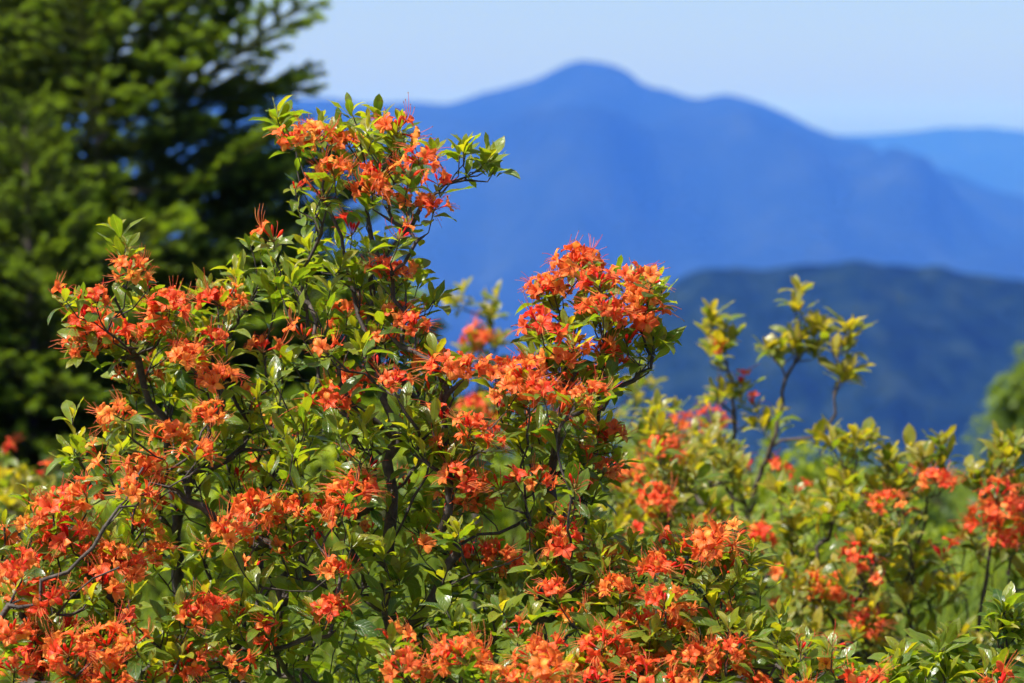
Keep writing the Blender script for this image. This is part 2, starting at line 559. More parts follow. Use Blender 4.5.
def pistil_long(acc, base, d, L, rnd):
    x = unit(np.cross(d, rnd.normal(size=3)))
    pts = [base + d * (L * u) * (1 - .25 * u) + x * (L * .45 * u * u) + np.array([0, 0, .12 * L * math.sin(u * 3)]) for u in np.linspace(0, 1, 8)]
    V, Q = tube(np.array(pts), np.linspace(.00085, .0006, 8), 3)
    c = np.array([.62, .07, .04]) * rnd.uniform(.75, 1.15)
    acc.add(V, Q, np.array([[-acc.n, 0, 1]]), fcol=np.tile(c, (len(V), 1)))
    e = pts[-1]; f_ = unit(e - pts[-2])
    V, Q = tube(np.array([e, e + f_ * .001, e + f_ * .002]), [.0006, .0011, .0003], 4)
    acc.add(V, Q, np.array([[-1, 0, 1]]), fcol=np.tile(np.array([.35, .05, .03]), (len(V), 1)))


def truss(kind, seed):
    rnd = np.random.default_rng(seed)
    ap, as_ = Acc(), Acc()
    as_.add(np.zeros((1, 3)), fcol=np.array([[.35, .2, .06]]))
    if kind == 'bloom': nf, nb = int(rnd.integers(4, 8)), int(rnd.integers(0, 5))
    elif kind == 'part': nf, nb = int(rnd.integers(1, 4)), int(rnd.integers(1, 4))
    else: nf, nb = 0, 1
    ph = rnd.uniform(0, 6.28)
    for k in range(nf):
        th = 0.25 + 1.45 * math.sqrt((k + .5) / max(nf, 4)) + rnd.normal(0, .12)
        az = ph + k * 2.4 + rnd.normal(0, .2)
        d = np.array([math.sin(th) * math.cos(az), math.sin(th) * math.sin(az), math.cos(th)])
        base = d * rnd.uniform(.009, .022) + np.array([0, 0, .004])
        stalk(ap, np.zeros(3), base, .0010, (.35, .14, .04))
        flower(ap, as_, base, unit(d + np.array([0, 0, .12])), rnd.uniform(.85, 1.12), rnd, rnd.uniform(.75, 1.05))
    for k in range(nb):
        th = rnd.uniform(.2, 1.2); az = rnd.uniform(0, 6.28)
        d = np.array([math.sin(th) * math.cos(az), math.sin(th) * math.sin(az), math.cos(th)])
        stalk(ap, np.zeros(3), d * .012, .0009, (.3, .16, .05))
        bud(ap, d * .012, d, rnd.uniform(.016, .028), rnd)
    npist = {'bloom': 2, 'part': 3, 'spent': 8}[kind]
    for k in range(npist):
        th = rnd.uniform(.3, 1.7); az = rnd.uniform(0, 6.28)
        d = np.array([math.sin(th) * math.cos(az), math.sin(th) * math.sin(az), math.cos(th)])
        stalk(ap, np.zeros(3), d * .013, .0011, (.36, .22, .06))
        z = np.array([0, .3, .7, 1]) * .006
        V, Q = tube(np.stack([z * 0, z * 0, z], 1), [.0012, .0022, .0018, .0006], 5)
        ap.add(V @ frame(d).T + d * .013, Q, fcol=np.tile(np.array([.30, .22, .05]), (len(V), 1)))
        pistil_long(as_, d * .018, d, rnd.uniform(.035, .06), rnd)
    return ap.mesh('flower_cluster', M_PETAL), as_.mesh('stamen_tuft', M_PETAL)


TRUSS = {'bloom': [truss('bloom', 100 + i) for i in range(9)],
         'part': [truss('part', 200 + i) for i in range(5)],
         'spent': [truss('spent', 300 + i) for i in range(4)]}


def reddened(pair):
    out_ = []
    for me in pair:
        c = me.copy()
        c.materials[0] = M_PETAL_RED
        out_.append(c)
    return tuple(out_)


TRUSS_RED = {k: [reddened(p) for p in v[:4]] for k, v in TRUSS.items()}


# ------------------------------------------------------------------ shrub skeleton
class Skeleton:
    def __init__(s, root):
        s.P = [np.array(root, float)]; s.par = [-1]; s.chains = []; s.blocked = [False]; s.tips = [0]

    def limb(s, pts, start=None, jit=.009):
        """adds a hand-laid limb through pts, starting at the nearest node"""
        pts = [np.array(p, float) for p in pts]
        if start is None:
            A = np.array(s.P); start = int(np.argmin(np.linalg.norm(A - pts[0], axis=1)))
        ctrl = [s.P[start]] + (pts if np.linalg.norm(s.P[start] - pts[0]) > .02 else pts[1:])
        # Catmull-Rom through the control points
        c = [2 * ctrl[0] - ctrl[1]] + ctrl + [2 * ctrl[-1] - ctrl[-2]]
        out_ = []
        for k in range(1, len(c) - 2):
            n = max(2, int(np.linalg.norm(c[k + 1] - c[k]) / .03))
            for q in range(1, n + 1):
                t = q / n
                out_.append(.5 * ((2 * c[k]) + (c[k + 1] - c[k - 1]) * t + (2 * c[k - 1] - 5 * c[k] + 4 * c[k + 1] - c[k + 2]) * t * t + (-c[k - 1] + 3 * c[k] - 3 * c[k + 1] + c[k + 2]) * t ** 3))
        ch = [start]
        for q, p in enumerate(out_):
            s.P.append(p + rng.normal(0, jit, 3) * .6); s.par.append(ch[-1]); s.blocked.append(False); s.tips.append(0)
            ch.append(len(s.P) - 1)
        s.chains.append(ch)
        return ch

    def tip(s, t, enddir, step=.024, jit=.004):
        A = np.array(s.P)
        v = t - A
        d = np.linalg.norm(v, axis=1) + 1e-6
        up = v[:, 2] / d
        cost = d * (1 + .9 * (1 - up)) + np.where(s.blocked, 9, 0) + np.where(d < .05, .6, 0)
        n = int(np.argmin(cost))
        L = d[n]
        pd = unit(A[n] - A[s.par[n]]) if s.par[n] >= 0 else np.array([0, 0, 1.])
        p0, p3 = A[n], t
        p1 = p0 + unit(pd + rng.normal(0, .35, 3) + unit(p3 - p0) * .6) * L * .33
        p2 = p3 - enddir * L * .36
        m = max(3, int(L / step))
        ch = [n]
        for q in range(1, m + 1):
            u = q / m
            p = (1 - u) ** 3 * p0 + 3 * u * (1 - u) ** 2 * p1 + 3 * u * u * (1 - u) * p2 + u ** 3 * p3
            if q < m: p = p + rng.normal(0, jit, 3)
            s.P.append(p); s.par.append(ch[-1]); s.blocked.append(q >= m - 1); s.tips.append(0)
            ch.append(len(s.P) - 1)
        s.chains.append(ch)
        i = ch[-1]
        while i >= 0:
            s.tips[i] += 1; i = s.par[i]
        return ch

    def mesh(s, origin, r0=.00125, ex=.5, rmax=.0105, sides=5):
        A = np.array(s.P) - np.array(origin)
        rad = np.minimum(rmax, r0 * np.maximum(np.array(s.tips), 1) ** ex)
        acc = Acc()
        for ch in s.chains:
            r = rad[ch].copy()
            r[0] = min(r[0], r[1] * 1.25)
            r *= 1 + .10 * np.sin(np.arange(len(ch)) * 1.9 + ch[0]) + rng.uniform(-.12, .14, len(ch))
            sd = sides + (3 if r.max() > .005 else 0)
            V, Q = tube(A[ch], r, sd)
            acc.add(V, Q)
        return acc.mesh('branches', M_BARK)


def rosette(lc, p, ax, n, Lm, tint, spread=(.5, 1.3)):
    F = frame(ax)
    ph = rng.uniform(0, 6.28)
    for k in range(n):
        f = k / max(1, n - 1)
        th = spread[0] + (spread[1] - spread[0]) * (1 - f) + rng.normal(0, .16)
        az = ph + k * 2.4 + rng.normal(0, .25)
        d = F @ np.array([math.sin(th) * math.cos(az), math.sin(th) * math.sin(az), math.cos(th)])
        nrm = unit(ax * 1.1 + np.array([0, 0, .5]) + rng.normal(0, .35, 3))
        L = Lm * (1.05 - .45 * f) * rng.uniform(.65, 1.25)
        lc.add(p - ax * .012 * (1 - f) + d * .002, d, nrm, L, float(np.clip(tint + .5 * (f - .5) + rng.normal(0, .14), 0, 1)))


SEEDK = [0]


def azalea(label, root, limbs, targets, leaf_areas, mat=None, tint=.49, leafL=.050, group='flame azalea shrubs', dense=1.0, scale=1.0,
           jd=.06, extra=.42, fwd=.09, r0=.00105, name='flame_azalea'):
    """one flame azalea: branches, foliage and flower clusters.
    limbs / targets / leaf_areas are laid out where the photograph shows them, each with its own distance"""
    mat = mat or M_LEAF
    base = at(root[0], 400, root[1])
    gz = ground_z(base.x, base.y) - .02
    rt = np.array((base.x, base.y, gz))
    e = empty(name, rt, label, 'shrub', group)
    sk = Skeleton(rt)
    for k, lm in enumerate(limbs):
        sk.limb([np.array(at(*p)) for p in lm], start=0 if k == 0 or lm[0][1] > 760 else None)
    tg = []
    for t in targets:
        kind = t[3] if len(t) > 3 else 'bloom'
        p = np.array(at(t[0] + rng.normal(0, 1.5), t[1] + rng.normal(0, 1.5) + 12 * scale, t[2] - fwd + rng.normal(0, jd)))
        tg.append((p, kind))
    for p, kind in list(tg):
        if kind == 'bloom' and rng.uniform() < extra and len(tg) < 98:
            tg.append((p + np.array([rng.normal(0, .035), rng.normal(.03, .04), -.02 + rng.normal(0, .035)]), 'part'))
    for (cx, cy, rx, ry, d, rd, n) in leaf_areas:
        for _ in range(int(n * dense)):
            a = rng.uniform(0, 6.28); q = math.sqrt(rng.uniform(0, 1))
            tg.append((np.array(at(cx + rx * q * math.cos(a), cy + ry * q * math.sin(a), d + rng.uniform(-rd, rd))), 'leaf'))
    cen = np.mean([t[0] for t in tg], axis=0)
    low = np.array([cen[0], cen[1], min(t[0][2] for t in tg) - .25])
    order = sorted(range(len(tg)), key=lambda i: np.linalg.norm(tg[i][0] - rt))
    lc = LeafCloud()
    flowers = []
    for i in order:
        p, kind = tg[i]
        ed = unit(unit(p - low) * .6 + np.array([0, -.10, .75]) + rng.normal(0, .28, 3))
        ch = sk.tip(p, ed)
        if kind == 'leaf':
            rosette(lc, p, ed, int(rng.integers(5, 9)), leafL, tint + .18)
        else:
            rosette(lc, p - ed * .004, ed, int(rng.integers(3, 7)), leafL * .95, tint, (1.0, 1.65))
            flowers.append((p, ed, kind))
        # leaves along the young wood
        pts = [sk.P[k] for k in ch]
        run = 0
        for k in range(len(pts) - 2, 0, -1):
            run += np.linalg.norm(pts[k + 1] - pts[k])
            if run > .13: break
            if rng.uniform() < .5:
                tdir = unit(pts[k + 1] - pts[k])
                side = unit(np.cross(tdir, rng.normal(size=3)))
                d = unit(side + tdir * .55 + np.array([0, 0, .2]))
                lc.add(pts[k], d, unit(np.array([0, 0, 1.]) + tdir * .3 + rng.normal(0, .4, 3)), leafL * rng.uniform(.65, 1.1),
                       float(np.clip(tint - .06 + rng.normal(0, .2), 0, 1)))
    link('branches', sk.mesh(rt, r0=r0), e)
    link('foliage', lc.build(mat, rt), e)
    for (p, ed, kind) in flowers[:100]:
        SEEDK[0] += 1
        var = (TRUSS_RED if mat is not M_LEAF else TRUSS)[kind]
        mp, ms = var[SEEDK[0] % len(var)]
        o = bpy.data.objects.new('spent_flower_cluster' if kind == 'spent' else 'flower_cluster', mp)
        COL.objects.link(o)
        o.parent = e
        o.location = p - rt
        q = Vector(ed).to_track_quat('Z', 'Y') @ Quaternion((0, 0, 1), rng.uniform(0, 6.28))
        o.rotation_euler = q.to_euler()
        sc = scale * rng.uniform(.52, .77)
        o.scale = (sc, sc, sc)
        st = bpy.data.objects.new('stamen_tuft', ms)
        COL.objects.link(st)
        st.parent = o
    return e


B, PT, SP = 'bloom', 'part', 'spent'
# ---- the tall central shrub with the upright spire
azalea('tallest orange flowering azalea, its leafy spire rising in front of the blue mountain', (395, 4.55),
       [[(394, 800, 4.52), (392, 690, 4.48), (392, 640, 4.45), (388, 590, 4.46), (386, 545, 4.48), (389, 490, 4.50), (391, 440, 4.53), (385, 395, 4.56), (372, 340, 4.58), (372, 280, 4.6), (368, 215, 4.6)],
        [(392, 640, 4.45), (425, 605, 4.42), (448, 565, 4.40), (463, 540, 4.40), (500, 532, 4.42), (532, 522, 4.45)],
        [(425, 605, 4.42), (470, 575, 4.36), (510, 562, 4.34), (545, 545, 4.36)],
        [(388, 590, 4.46), (350, 592, 4.42), (315, 580, 4.40), (285, 572, 4.38)],
        [(386, 545, 4.48), (410, 520, 4.44), (425, 480, 4.44), (432, 440, 4.48), (440, 405, 4.5)],
        [(391, 440, 4.53), (368, 415, 4.5), (345, 385, 4.48), (322, 355, 4.48), (312, 330, 4.5)],
        [(372, 340, 4.58), (350, 290, 4.6), (335, 235, 4.6), (322, 195, 4.6)],
        [(372, 280, 4.6), (395, 235, 4.62), (425, 205, 4.6), (445, 185, 4.6)]],
       [(293, 130, 4.6), (322, 128, 4.6), (350, 135, 4.66), (396, 122, 4.62), (422, 150, 4.6), (336, 162, 4.55), (372, 184, 4.52), (405, 196, 4.55), (380, 165, 4.66),
        (440, 172, 4.62, PT), (318, 188, 4.52, SP), (395, 228, 4.55, PT), (384, 262, 4.52), (402, 264, 4.56), (270, 228, 4.6, PT), (352, 225, 4.7, PT), (398, 306, 4.5), (412, 316, 4.52),
        (383, 328, 4.56), (304, 326, 4.42, PT), (326, 342, 4.46, PT), (348, 310, 4.66), (350, 372, 4.62), (392, 372, 4.56), (378, 355, 4.4, SP), (325, 395, 4.62), (345, 388, 4.66),
        (432, 352, 4.54, PT), (450, 362, 4.48), (468, 356, 4.46), (495, 364, 4.48), (516, 384, 4.5), (400, 426, 4.6, PT), (470, 418, 4.42), (492, 426, 4.40), (476, 432, 4.44), (496, 402, 4.5, PT),
        (460, 470, 4.46), (476, 490, 4.48), (452, 492, 4.5), (514, 470, 4.48, PT), (472, 548, 4.55), (500, 545, 4.52), (514, 558, 4.55), (420, 542, 4.5, PT), (345, 488, 4.4), (340, 504, 4.38),
        (362, 480, 4.44), (300, 500, 4.36), (320, 506, 4.36), (335, 562, 4.36), (318, 530, 4.4, PT), (345, 604, 4.42, PT), (330, 602, 4.44), (290, 540, 4.4, PT), (262, 622, 4.4, PT), (430, 385, 4.6, SP),
        (366, 455, 4.5, SP), (440, 440, 4.6, SP), (408, 480, 4.72, PT), (440, 515, 4.75), (375, 520, 4.75, PT), (535, 425, 4.55, PT), (550, 530, 4.45, PT)],
       [(376, 134, 32, 22, 4.56, .10, 7), (490, 158, 14, 22, 4.6, .05, 4), (455, 150, 26, 14, 4.62, .06, 4), (278, 120, 16, 10, 4.6, .04, 3), (340, 150, 65, 40, 4.62, .15, 14), (360, 215, 70, 60, 4.65, .16, 22), (350, 300, 85, 60, 4.62, .18, 30),
        (420, 285, 22, 35, 4.6, .10, 6), (370, 390, 100, 60, 4.56, .2, 34), (400, 470, 120, 60, 4.54, .22, 36), (330, 490, 80, 60, 4.5, .2, 20), (380, 560, 130, 50, 4.5, .25, 36), (380, 640, 150, 45, 4.5, .25, 46), (470, 600, 80, 50, 4.45, .2, 20), (370, 640, 170, 45, 4.9, .2, 46)],
       tint=.36)
# ---- the rounded head of flowers right of the spire
azalea('bright orange rounded azalea head right of the tall spire, long branch bent to the right', (556, 4.5),
       [[(552, 800, 4.5), (548, 690, 4.5), (545, 600, 4.5), (550, 540, 4.49), (553, 480, 4.48), (558, 430, 4.48), (566, 375, 4.48), (575, 320, 4.5)],
        [(553, 480, 4.48), (562, 432, 4.44), (585, 412, 4.42), (612, 392, 4.42), (632, 382, 4.42), (643, 366, 4.42)],
        [(545, 600, 4.5), (568, 520, 4.55), (580, 460, 4.56), (590, 432, 4.56)]],
       [(541, 283, 4.46), (552, 278, 4.5), (575, 256, 4.5), (585, 258, 4.52), (597, 272, 4.46), (540, 318, 4.46), (552, 322, 4.44), (604, 300, 4.42), (614, 302, 4.44), (592, 305, 4.5), (625, 272, 4.5), (640, 290, 4.5),
        (642, 308, 4.48), (645, 280, 4.56), (625, 330, 4.5, PT), (600, 340, 4.54), (610, 346, 4.5), (560, 350, 4.48), (530, 360, 4.46), (527, 372, 4.44), (545, 380, 4.46), (577, 385, 4.42), (592, 384, 4.42), (578, 372, 4.5),
        (525, 404, 4.46, PT), (540, 425, 4.46), (565, 405, 4.56, PT), (610, 428, 4.6), (586, 452, 4.6, PT), (604, 460, 4.62), (575, 478, 4.4, SP), (558, 520, 4.42), (562, 534, 4.40), (570, 500, 4.4, SP), (540, 470, 4.5)],
       [(645, 345, 14, 22, 4.42, .04, 6), (655, 296, 12, 14, 4.5, .05, 4), (600, 300, 50, 40, 4.52, .12, 12), (570, 360, 45, 40, 4.5, .12, 12), (600, 385, 22, 12, 4.4, .05, 4), (560, 440, 45, 40, 4.54, .15, 16), (600, 470, 28, 40, 4.6, .1, 10), (560, 560, 50, 60, 4.5, .2, 22)],
       tint=.46)
# ---- the upright shrub on the left
azalea('azalea with orange flower sprays standing dark-backed against the fir, left of the spire', (180, 4.75),
       [[(185, 800, 4.72), (190, 690, 4.7), (182, 600, 4.68), (175, 520, 4.66), (170, 450, 4.66), (155, 400, 4.64), (135, 360, 4.62), (122, 300, 4.6)],
        [(175, 520, 4.66), (205, 450, 4.68), (225, 390, 4.7), (230, 330, 4.72), (225, 300, 4.72)],
        [(135, 360, 4.62), (108, 350, 4.6), (90, 336, 4.58)]],
       [(128, 264, 4.6), (140, 262, 4.62, PT), (95, 290, 4.58), (88, 312, 4.58), (78, 338, 4.56), (92, 334, 4.6), (112, 322, 4.6), (168, 293, 4.56), (172, 300, 4.58), (160, 318, 4.58), (150, 332, 4.6), (186, 342, 4.5), (182, 350, 4.54),
        (130, 370, 4.62, PT), (150, 370, 4.66), (118, 406, 4.42), (124, 412, 4.44), (216, 292, 4.66), (236, 290, 4.72), (216, 372, 4.5), (214, 332, 4.66, PT), (205, 408, 4.48), (212, 404, 4.5), (245, 388, 4.7, PT), (276, 424, 5.0), (290, 442, 5.0),
        (252, 402, 4.72, SP), (150, 455, 4.42), (255, 498, 4.44), (264, 510, 4.42), (226, 528, 4.38), (236, 524, 4.42), (252, 560, 4.42, PT), (176, 430, 4.8), (160, 470, 4.7, PT), (192, 606, 4.3), (208, 602, 4.32), (232, 655, 4.34), (196, 650, 4.3), (182, 658, 4.3),
        (160, 500, 4.6), (155, 545, 4.56), (270, 640, 4.4, PT), (240, 470, 4.7, PT)],
       [(122, 245, 14, 14, 4.6, .04, 3), (85, 325, 14, 26, 4.6, .06, 4), (75, 440, 12, 40, 4.52, .05, 5), (205, 315, 55, 40, 4.68, .12, 16), (155, 345, 45, 50, 4.64, .1, 12), (255, 280, 25, 45, 4.72, .1, 9), (160, 420, 60, 50, 4.66, .15, 16), (235, 410, 60, 60, 4.7, .2, 26), (285, 420, 40, 60, 4.8, .2, 16),
        (200, 500, 70, 50, 4.62, .2, 24), (250, 570, 80, 50, 4.5, .2, 26), (220, 640, 90, 45, 4.4, .2, 30), (130, 640, 140, 45, 4.85, .2, 20)],
       tint=.44)
# ---- the low shrub entering from the left edge
azalea('low azalea on a thick bare brown limb slanting up from the left edge', (-70, 4.14),
       [[(-66, 800, 4.14), (-50, 690, 4.14), (-15, 640, 4.14), (14, 606, 4.14), (35, 600 - 2, 4.14), (62, 570, 4.14), (92, 548, 4.14), (122, 512, 4.14), (150, 492, 4.2), (185, 474, 4.2), (196, 452, 4.2)],
        [(35, 598, 4.14), (60, 612, 4.18), (85, 590, 4.16), (118, 570, 4.16)],
        [(122, 512, 4.14), (132, 490, 4.2), (140, 470, 4.24)]],
       [(30, 514, 4.37), (50, 504, 4.37), (64, 490, 4.40), (86, 486, 4.37), (46, 540, 4.34), (70, 524, 4.34), (132, 480, 4.38), (95, 545, 4.40), (142, 520, 4.42, PT), (20, 556, 4.36), (116, 545, 4.38), (8, 566, 4.34), (8, 622, 4.27), (26, 582, 4.36), (50, 590, 4.36),
        (70, 645, 4.22), (86, 640, 4.22), (106, 634, 4.22), (134, 634, 4.22), (118, 650, 4.24), (76, 670, 4.22), (112, 672, 4.22), (100, 575, 4.36), (128, 558, 4.40), (30, 648, 4.27), (42, 662, 4.26), (130, 610, 4.32, PT), (60, 620, 4.36), (5, 530, 4.42), (12, 660, 4.28), (150, 668, 4.22, PT), (36, 625, 4.42), (196, 448, 4.3), (142, 466, 4.34)],
       [(50, 540, 60, 50, 4.40, .12, 22), (120, 520, 35, 40, 4.42, .1, 9), (60, 620, 80, 50, 4.34, .15, 26), (130, 640, 60, 40, 4.28, .12, 18), (20, 580, 40, 60, 4.39, .12, 14)],
       tint=.46, r0=.0016)
# ---- front low shrub at the bottom centre
azalea('low azalea with large open orange flowers nearest the viewer at the bottom centre', (470, 4.09),
       [[(470, 800, 4.10), (468, 740, 4.0), (470, 690, 4.16)]],
       [(404, 634, 4.19, PT), (400, 660, 4.16), (412, 668, 4.17, PT), (446, 650, 4.16), (462, 640, 4.18), (468, 652, 4.0), (516, 626, 4.20, PT), (530, 646, 4.18), (546, 664, 4.0), (522, 676, 4.12), (492, 676, 4.0, PT), (556, 676, 4.12)],
       [(470, 672, 95, 22, 4.20, .1, 16), (540, 668, 40, 18, 4.19, .08, 6)], tint=.38, dense=.9)
# ---- right-hand low foreground shrub
azalea('low mounded azalea thick with orange flowers below the red blooms, right of centre', (640, 4.35),
       [[(642, 800, 4.32), (645, 730, 4.3), (640, 690, 4.3), (625, 640, 4.32), (612, 600, 4.36)], [(645, 730, 4.3), (690, 680, 4.3), (715, 640, 4.34), (722, 600, 4.38)], [(690, 680, 4.3), (760, 672, 4.25), (800, 650, 4.25)]],
       [(600, 554, 4.42), (608, 548, 4.44), (610, 586, 4.36), (618, 580, 4.38), (655, 562, 4.38), (664, 556, 4.4), (664, 592, 4.34), (676, 600, 4.34), (704, 540, 4.44), (718, 546, 4.44), (712, 536, 4.46), (728, 560, 4.46, PT), (716, 610, 4.42, PT), (626, 618, 4.3), (640, 612, 4.3),
        (672, 622, 4.3), (590, 652, 4.26), (604, 640, 4.3), (620, 642, 4.26), (598, 672, 4.22), (648, 672, 4.22), (662, 660, 4.24), (690, 652, 4.28), (702, 644, 4.3), (726, 640, 4.3), (732, 648, 4.28), (640, 655, 4.24), (552, 580, 4.42), (565, 538, 4.46, PT),
        (722, 664, 4.26, PT), (800, 640, 4.26, SP), (832, 636, 4.28, SP), (830, 658, 4.26, PT), (862, 678, 4.2), (800, 680, 4.2), (756, 676, 4.22), (680, 676, 4.2, PT), (572, 606, 4.36, PT), (735, 525, 4.5, PT)],
       [(610, 565, 50, 22, 4.42, .1, 10), (680, 552, 40, 22, 4.42, .08, 9), (640, 610, 80, 40, 4.36, .15, 24), (740, 560, 22, 18, 4.44, .06, 5), (720, 600, 45, 40, 4.4, .1, 12), (640, 660, 90, 28, 4.28, .12, 24), (760, 650, 50, 30, 4.28, .1, 14), (820, 665, 50, 20, 4.24, .08, 10), (770, 628, 16, 14, 4.3, .05, 3), (640, 640, 110, 45, 4.75, .15, 26)],
       tint=.48)
# ---- leafy shoots in the bottom right corner
azalea('green leafy azalea shoots poking up in the bottom right corner, few flowers', (960, 4.45),
       [[(960, 800, 4.44), (965, 740, 4.42), (985, 690, 4.42), (1004, 650, 4.42)], [(960, 800, 4.44), (945, 720, 4.42), (940, 670, 4.42)], [(945, 720, 4.42), (900, 700, 4.4), (884, 672, 4.4)]],
       [(1000, 676, 4.4, PT), (850, 680, 4.38, PT), (985, 684, 4.4)],
       [(1004, 612, 5, 8, 4.42, .02, 3), (1008, 640, 14, 18, 4.42, .05, 7), (942, 648, 8, 8, 4.42, .03, 3), (944, 672, 16, 12, 4.42, .05, 4), (896, 664, 12, 10, 4.4, .04, 4), (975, 668, 30, 14, 4.42, .06, 6), (910, 680, 50, 10, 4.4, .06, 7)],
       tint=.36, leafL=.056)

# ---- out-of-focus azaleas behind
G = M_LEAF_GOLD
azalea('tall thin azalea shoots with yellowish leaves and small coral buds before the dark ridge', (740, 6.6),
       [[(742, 800, 6.6), (735, 620, 6.6), (734, 500, 6.6), (735, 430, 6.6), (728, 380, 6.6)], [(742, 800, 6.6), (745, 540, 6.55), (770, 450, 6.5), (785, 380, 6.5), (798, 330, 6.5)], [(770, 450, 6.5), (828, 430, 6.45), (835, 380, 6.45)]],
       [(718, 338, 6.6, PT), (740, 372, 6.6, PT), (755, 392, 6.6, PT), (780, 456, 6.5), (662, 498, 6.2), (660, 492, 6.2), (672, 445, 6.4), (632, 466, 7.0), (712, 408, 7.2), (682, 412, 7.3), (744, 455, 6.6, PT), (690, 470, 6.6, PT), (760, 528, 6.2), (800, 480, 6.4, PT)],
       [(708, 318, 12, 16, 6.6, .05, 4), (722, 350, 16, 24, 6.6, .06, 5), (730, 388, 26, 16, 6.6, .08, 5), (798, 300, 10, 10, 6.5, .04, 3), (800, 335, 16, 26, 6.5, .06, 7), (770, 352, 18, 8, 6.5, .06, 4), (852, 330, 10, 8, 6.45, .04, 3), (842, 370, 12, 30, 6.45, .05, 7), (820, 345, 12, 20, 6.5, .05, 5),
        (690, 430, 30, 50, 6.6, .2, 12), (700, 490, 50, 50, 6.4, .2, 20), (780, 420, 30, 25, 6.5, .1, 4), (740, 560, 60, 50, 6.3, .2, 16), (660, 440, 26, 40, 7.0, .2, 8)],
       mat=G, tint=.60, leafL=.058, jd=.05, scale=1.2)
azalea('blurred red-flowered azalea filling the gap just right of the rounded azalea head', (668, 5.9),
       [[(668, 800, 5.9), (664, 620, 5.9), (662, 540, 5.9)]],
       [(664, 440, 6.0), (632, 462, 6.0), (660, 490, 5.8), (650, 480, 5.9, PT), (700, 520, 5.8, PT), (640, 520, 5.9, PT), (612, 470, 6.1, PT)],
       [(645, 430, 30, 26, 6.0, .1, 10), (650, 480, 50, 30, 5.9, .15, 20), (690, 520, 45, 30, 5.8, .15, 14), (630, 520, 40, 30, 5.9, .15, 12)],
       mat=G, tint=.53, leafL=.055, jd=.04, scale=1.2)
azalea('dense azalea with yellow-green leaves and scattered red blooms behind the bottom right shoots', (880, 6.1),
       [[(880, 800, 6.1), (876, 700, 6.1), (870, 600, 6.1), (868, 520, 6.1)], [(876, 700, 6.1), (900, 600, 6.1), (925, 520, 6.1), (940, 480, 6.1)], [(876, 700, 6.1), (825, 610, 6.05), (815, 540, 6.05)]],
       [(886, 490, 6.0), (935, 470, 6.05), (912, 466, 6.2, PT), (808, 576, 5.9), (824, 578, 5.92), (855, 546, 5.9), (865, 612, 5.8), (862, 620, 5.85), (845, 590, 6.0, PT), (780, 568, 6.0, PT), (905, 500, 6.1, PT), (780, 600, 6.1, PT), (945, 652, 5.8, PT)],
       [(850, 450, 36, 22, 6.1, .1, 12), (910, 465, 40, 16, 6.1, .1, 9), (945, 450, 10, 10, 6.1, .05, 3), (870, 500, 60, 35, 6.1, .2, 28), (850, 560, 70, 45, 6.0, .25, 34), (840, 620, 70, 45, 5.9, .25, 30), (905, 560, 30, 50, 6.05, .15, 12), (900, 620, 20, 20, 5.9, .1, 6), (800, 520, 35, 40, 6.2, .15, 12), (790, 640, 50, 30, 6.0, .2, 14)],
       mat=G, tint=.54, leafL=.058, jd=.05, scale=1.2)
azalea('azalea with deep red blooms cut by the right edge, on two dark upright stems', (990, 6.0),
       [[(985, 800, 6.0), (975, 660, 6.0), (985, 580, 6.0), (998, 520, 6.0)], [(985, 800, 6.0), (1000, 640, 5.95), (1010, 560, 5.95)], [(975, 660, 6.0), (962, 590, 6.0), (968, 540, 6.0)]],
       [(996, 486, 6.0), (984, 512, 5.95), (1002, 530, 5.95), (1010, 520, 6.0), (990, 500, 6.1), (1024, 500, 6.0), (1040, 520, 6.0)],
       [(1005, 452, 18, 12, 6.0, .06, 5), (980, 470, 20, 14, 6.0, .06, 4), (1020, 480, 24, 30, 6.0, .1, 8), (965, 545, 12, 12, 6.0, .06, 3), (945, 590, 24, 16, 6.0, .1, 6), (1015, 560, 20, 20, 6.0, .1, 4), (960, 650, 50, 30, 5.9, .2, 10), (1050, 540, 30, 50, 6.1, .1, 8)],
       mat=G, tint=.55, leafL=.058, jd=.05, scale=1.2)
azalea('small blurred azalea with one red bloom peeping out right of the spire', (475, 7.6),
       [[(475, 600, 7.6), (476, 480, 7.6), (476, 400, 7.6)]],
       [(474, 328, 7.6), (484, 332, 7.62), (470, 390, 7.5), (500, 400, 7.5)],
       [(458, 300, 8, 16, 7.6, .05, 4), (495, 308, 10, 14, 7.6, .05, 5), (478, 350, 34, 20, 7.6, .1, 9), (480, 400, 60, 30, 7.5, .15, 14), (560, 420, 60, 30, 7.7, .2, 12), (620, 400, 40, 40, 7.9, .2, 16)],
       mat=G, tint=.55, leafL=.058, jd=.05, scale=1.2)
azalea('blurred orange and yellow-green azalea low in the dark at the left edge', (15, 7.4),
       [[(15, 700, 7.4), (18, 560, 7.4), (16, 500, 7.4)]],
       [(4, 442, 7.4, PT), (46, 464, 7.4, PT), (-30, 460, 7.4), (20, 494, 7.3, PT)],
       [(20, 480, 40, 14, 7.4, .1, 9), (40, 500, 50, 20, 7.3, .15, 12), (-20, 490, 30, 30, 7.4, .1, 8)],
       mat=G, tint=.6, leafL=.058, jd=.05, scale=1.2)


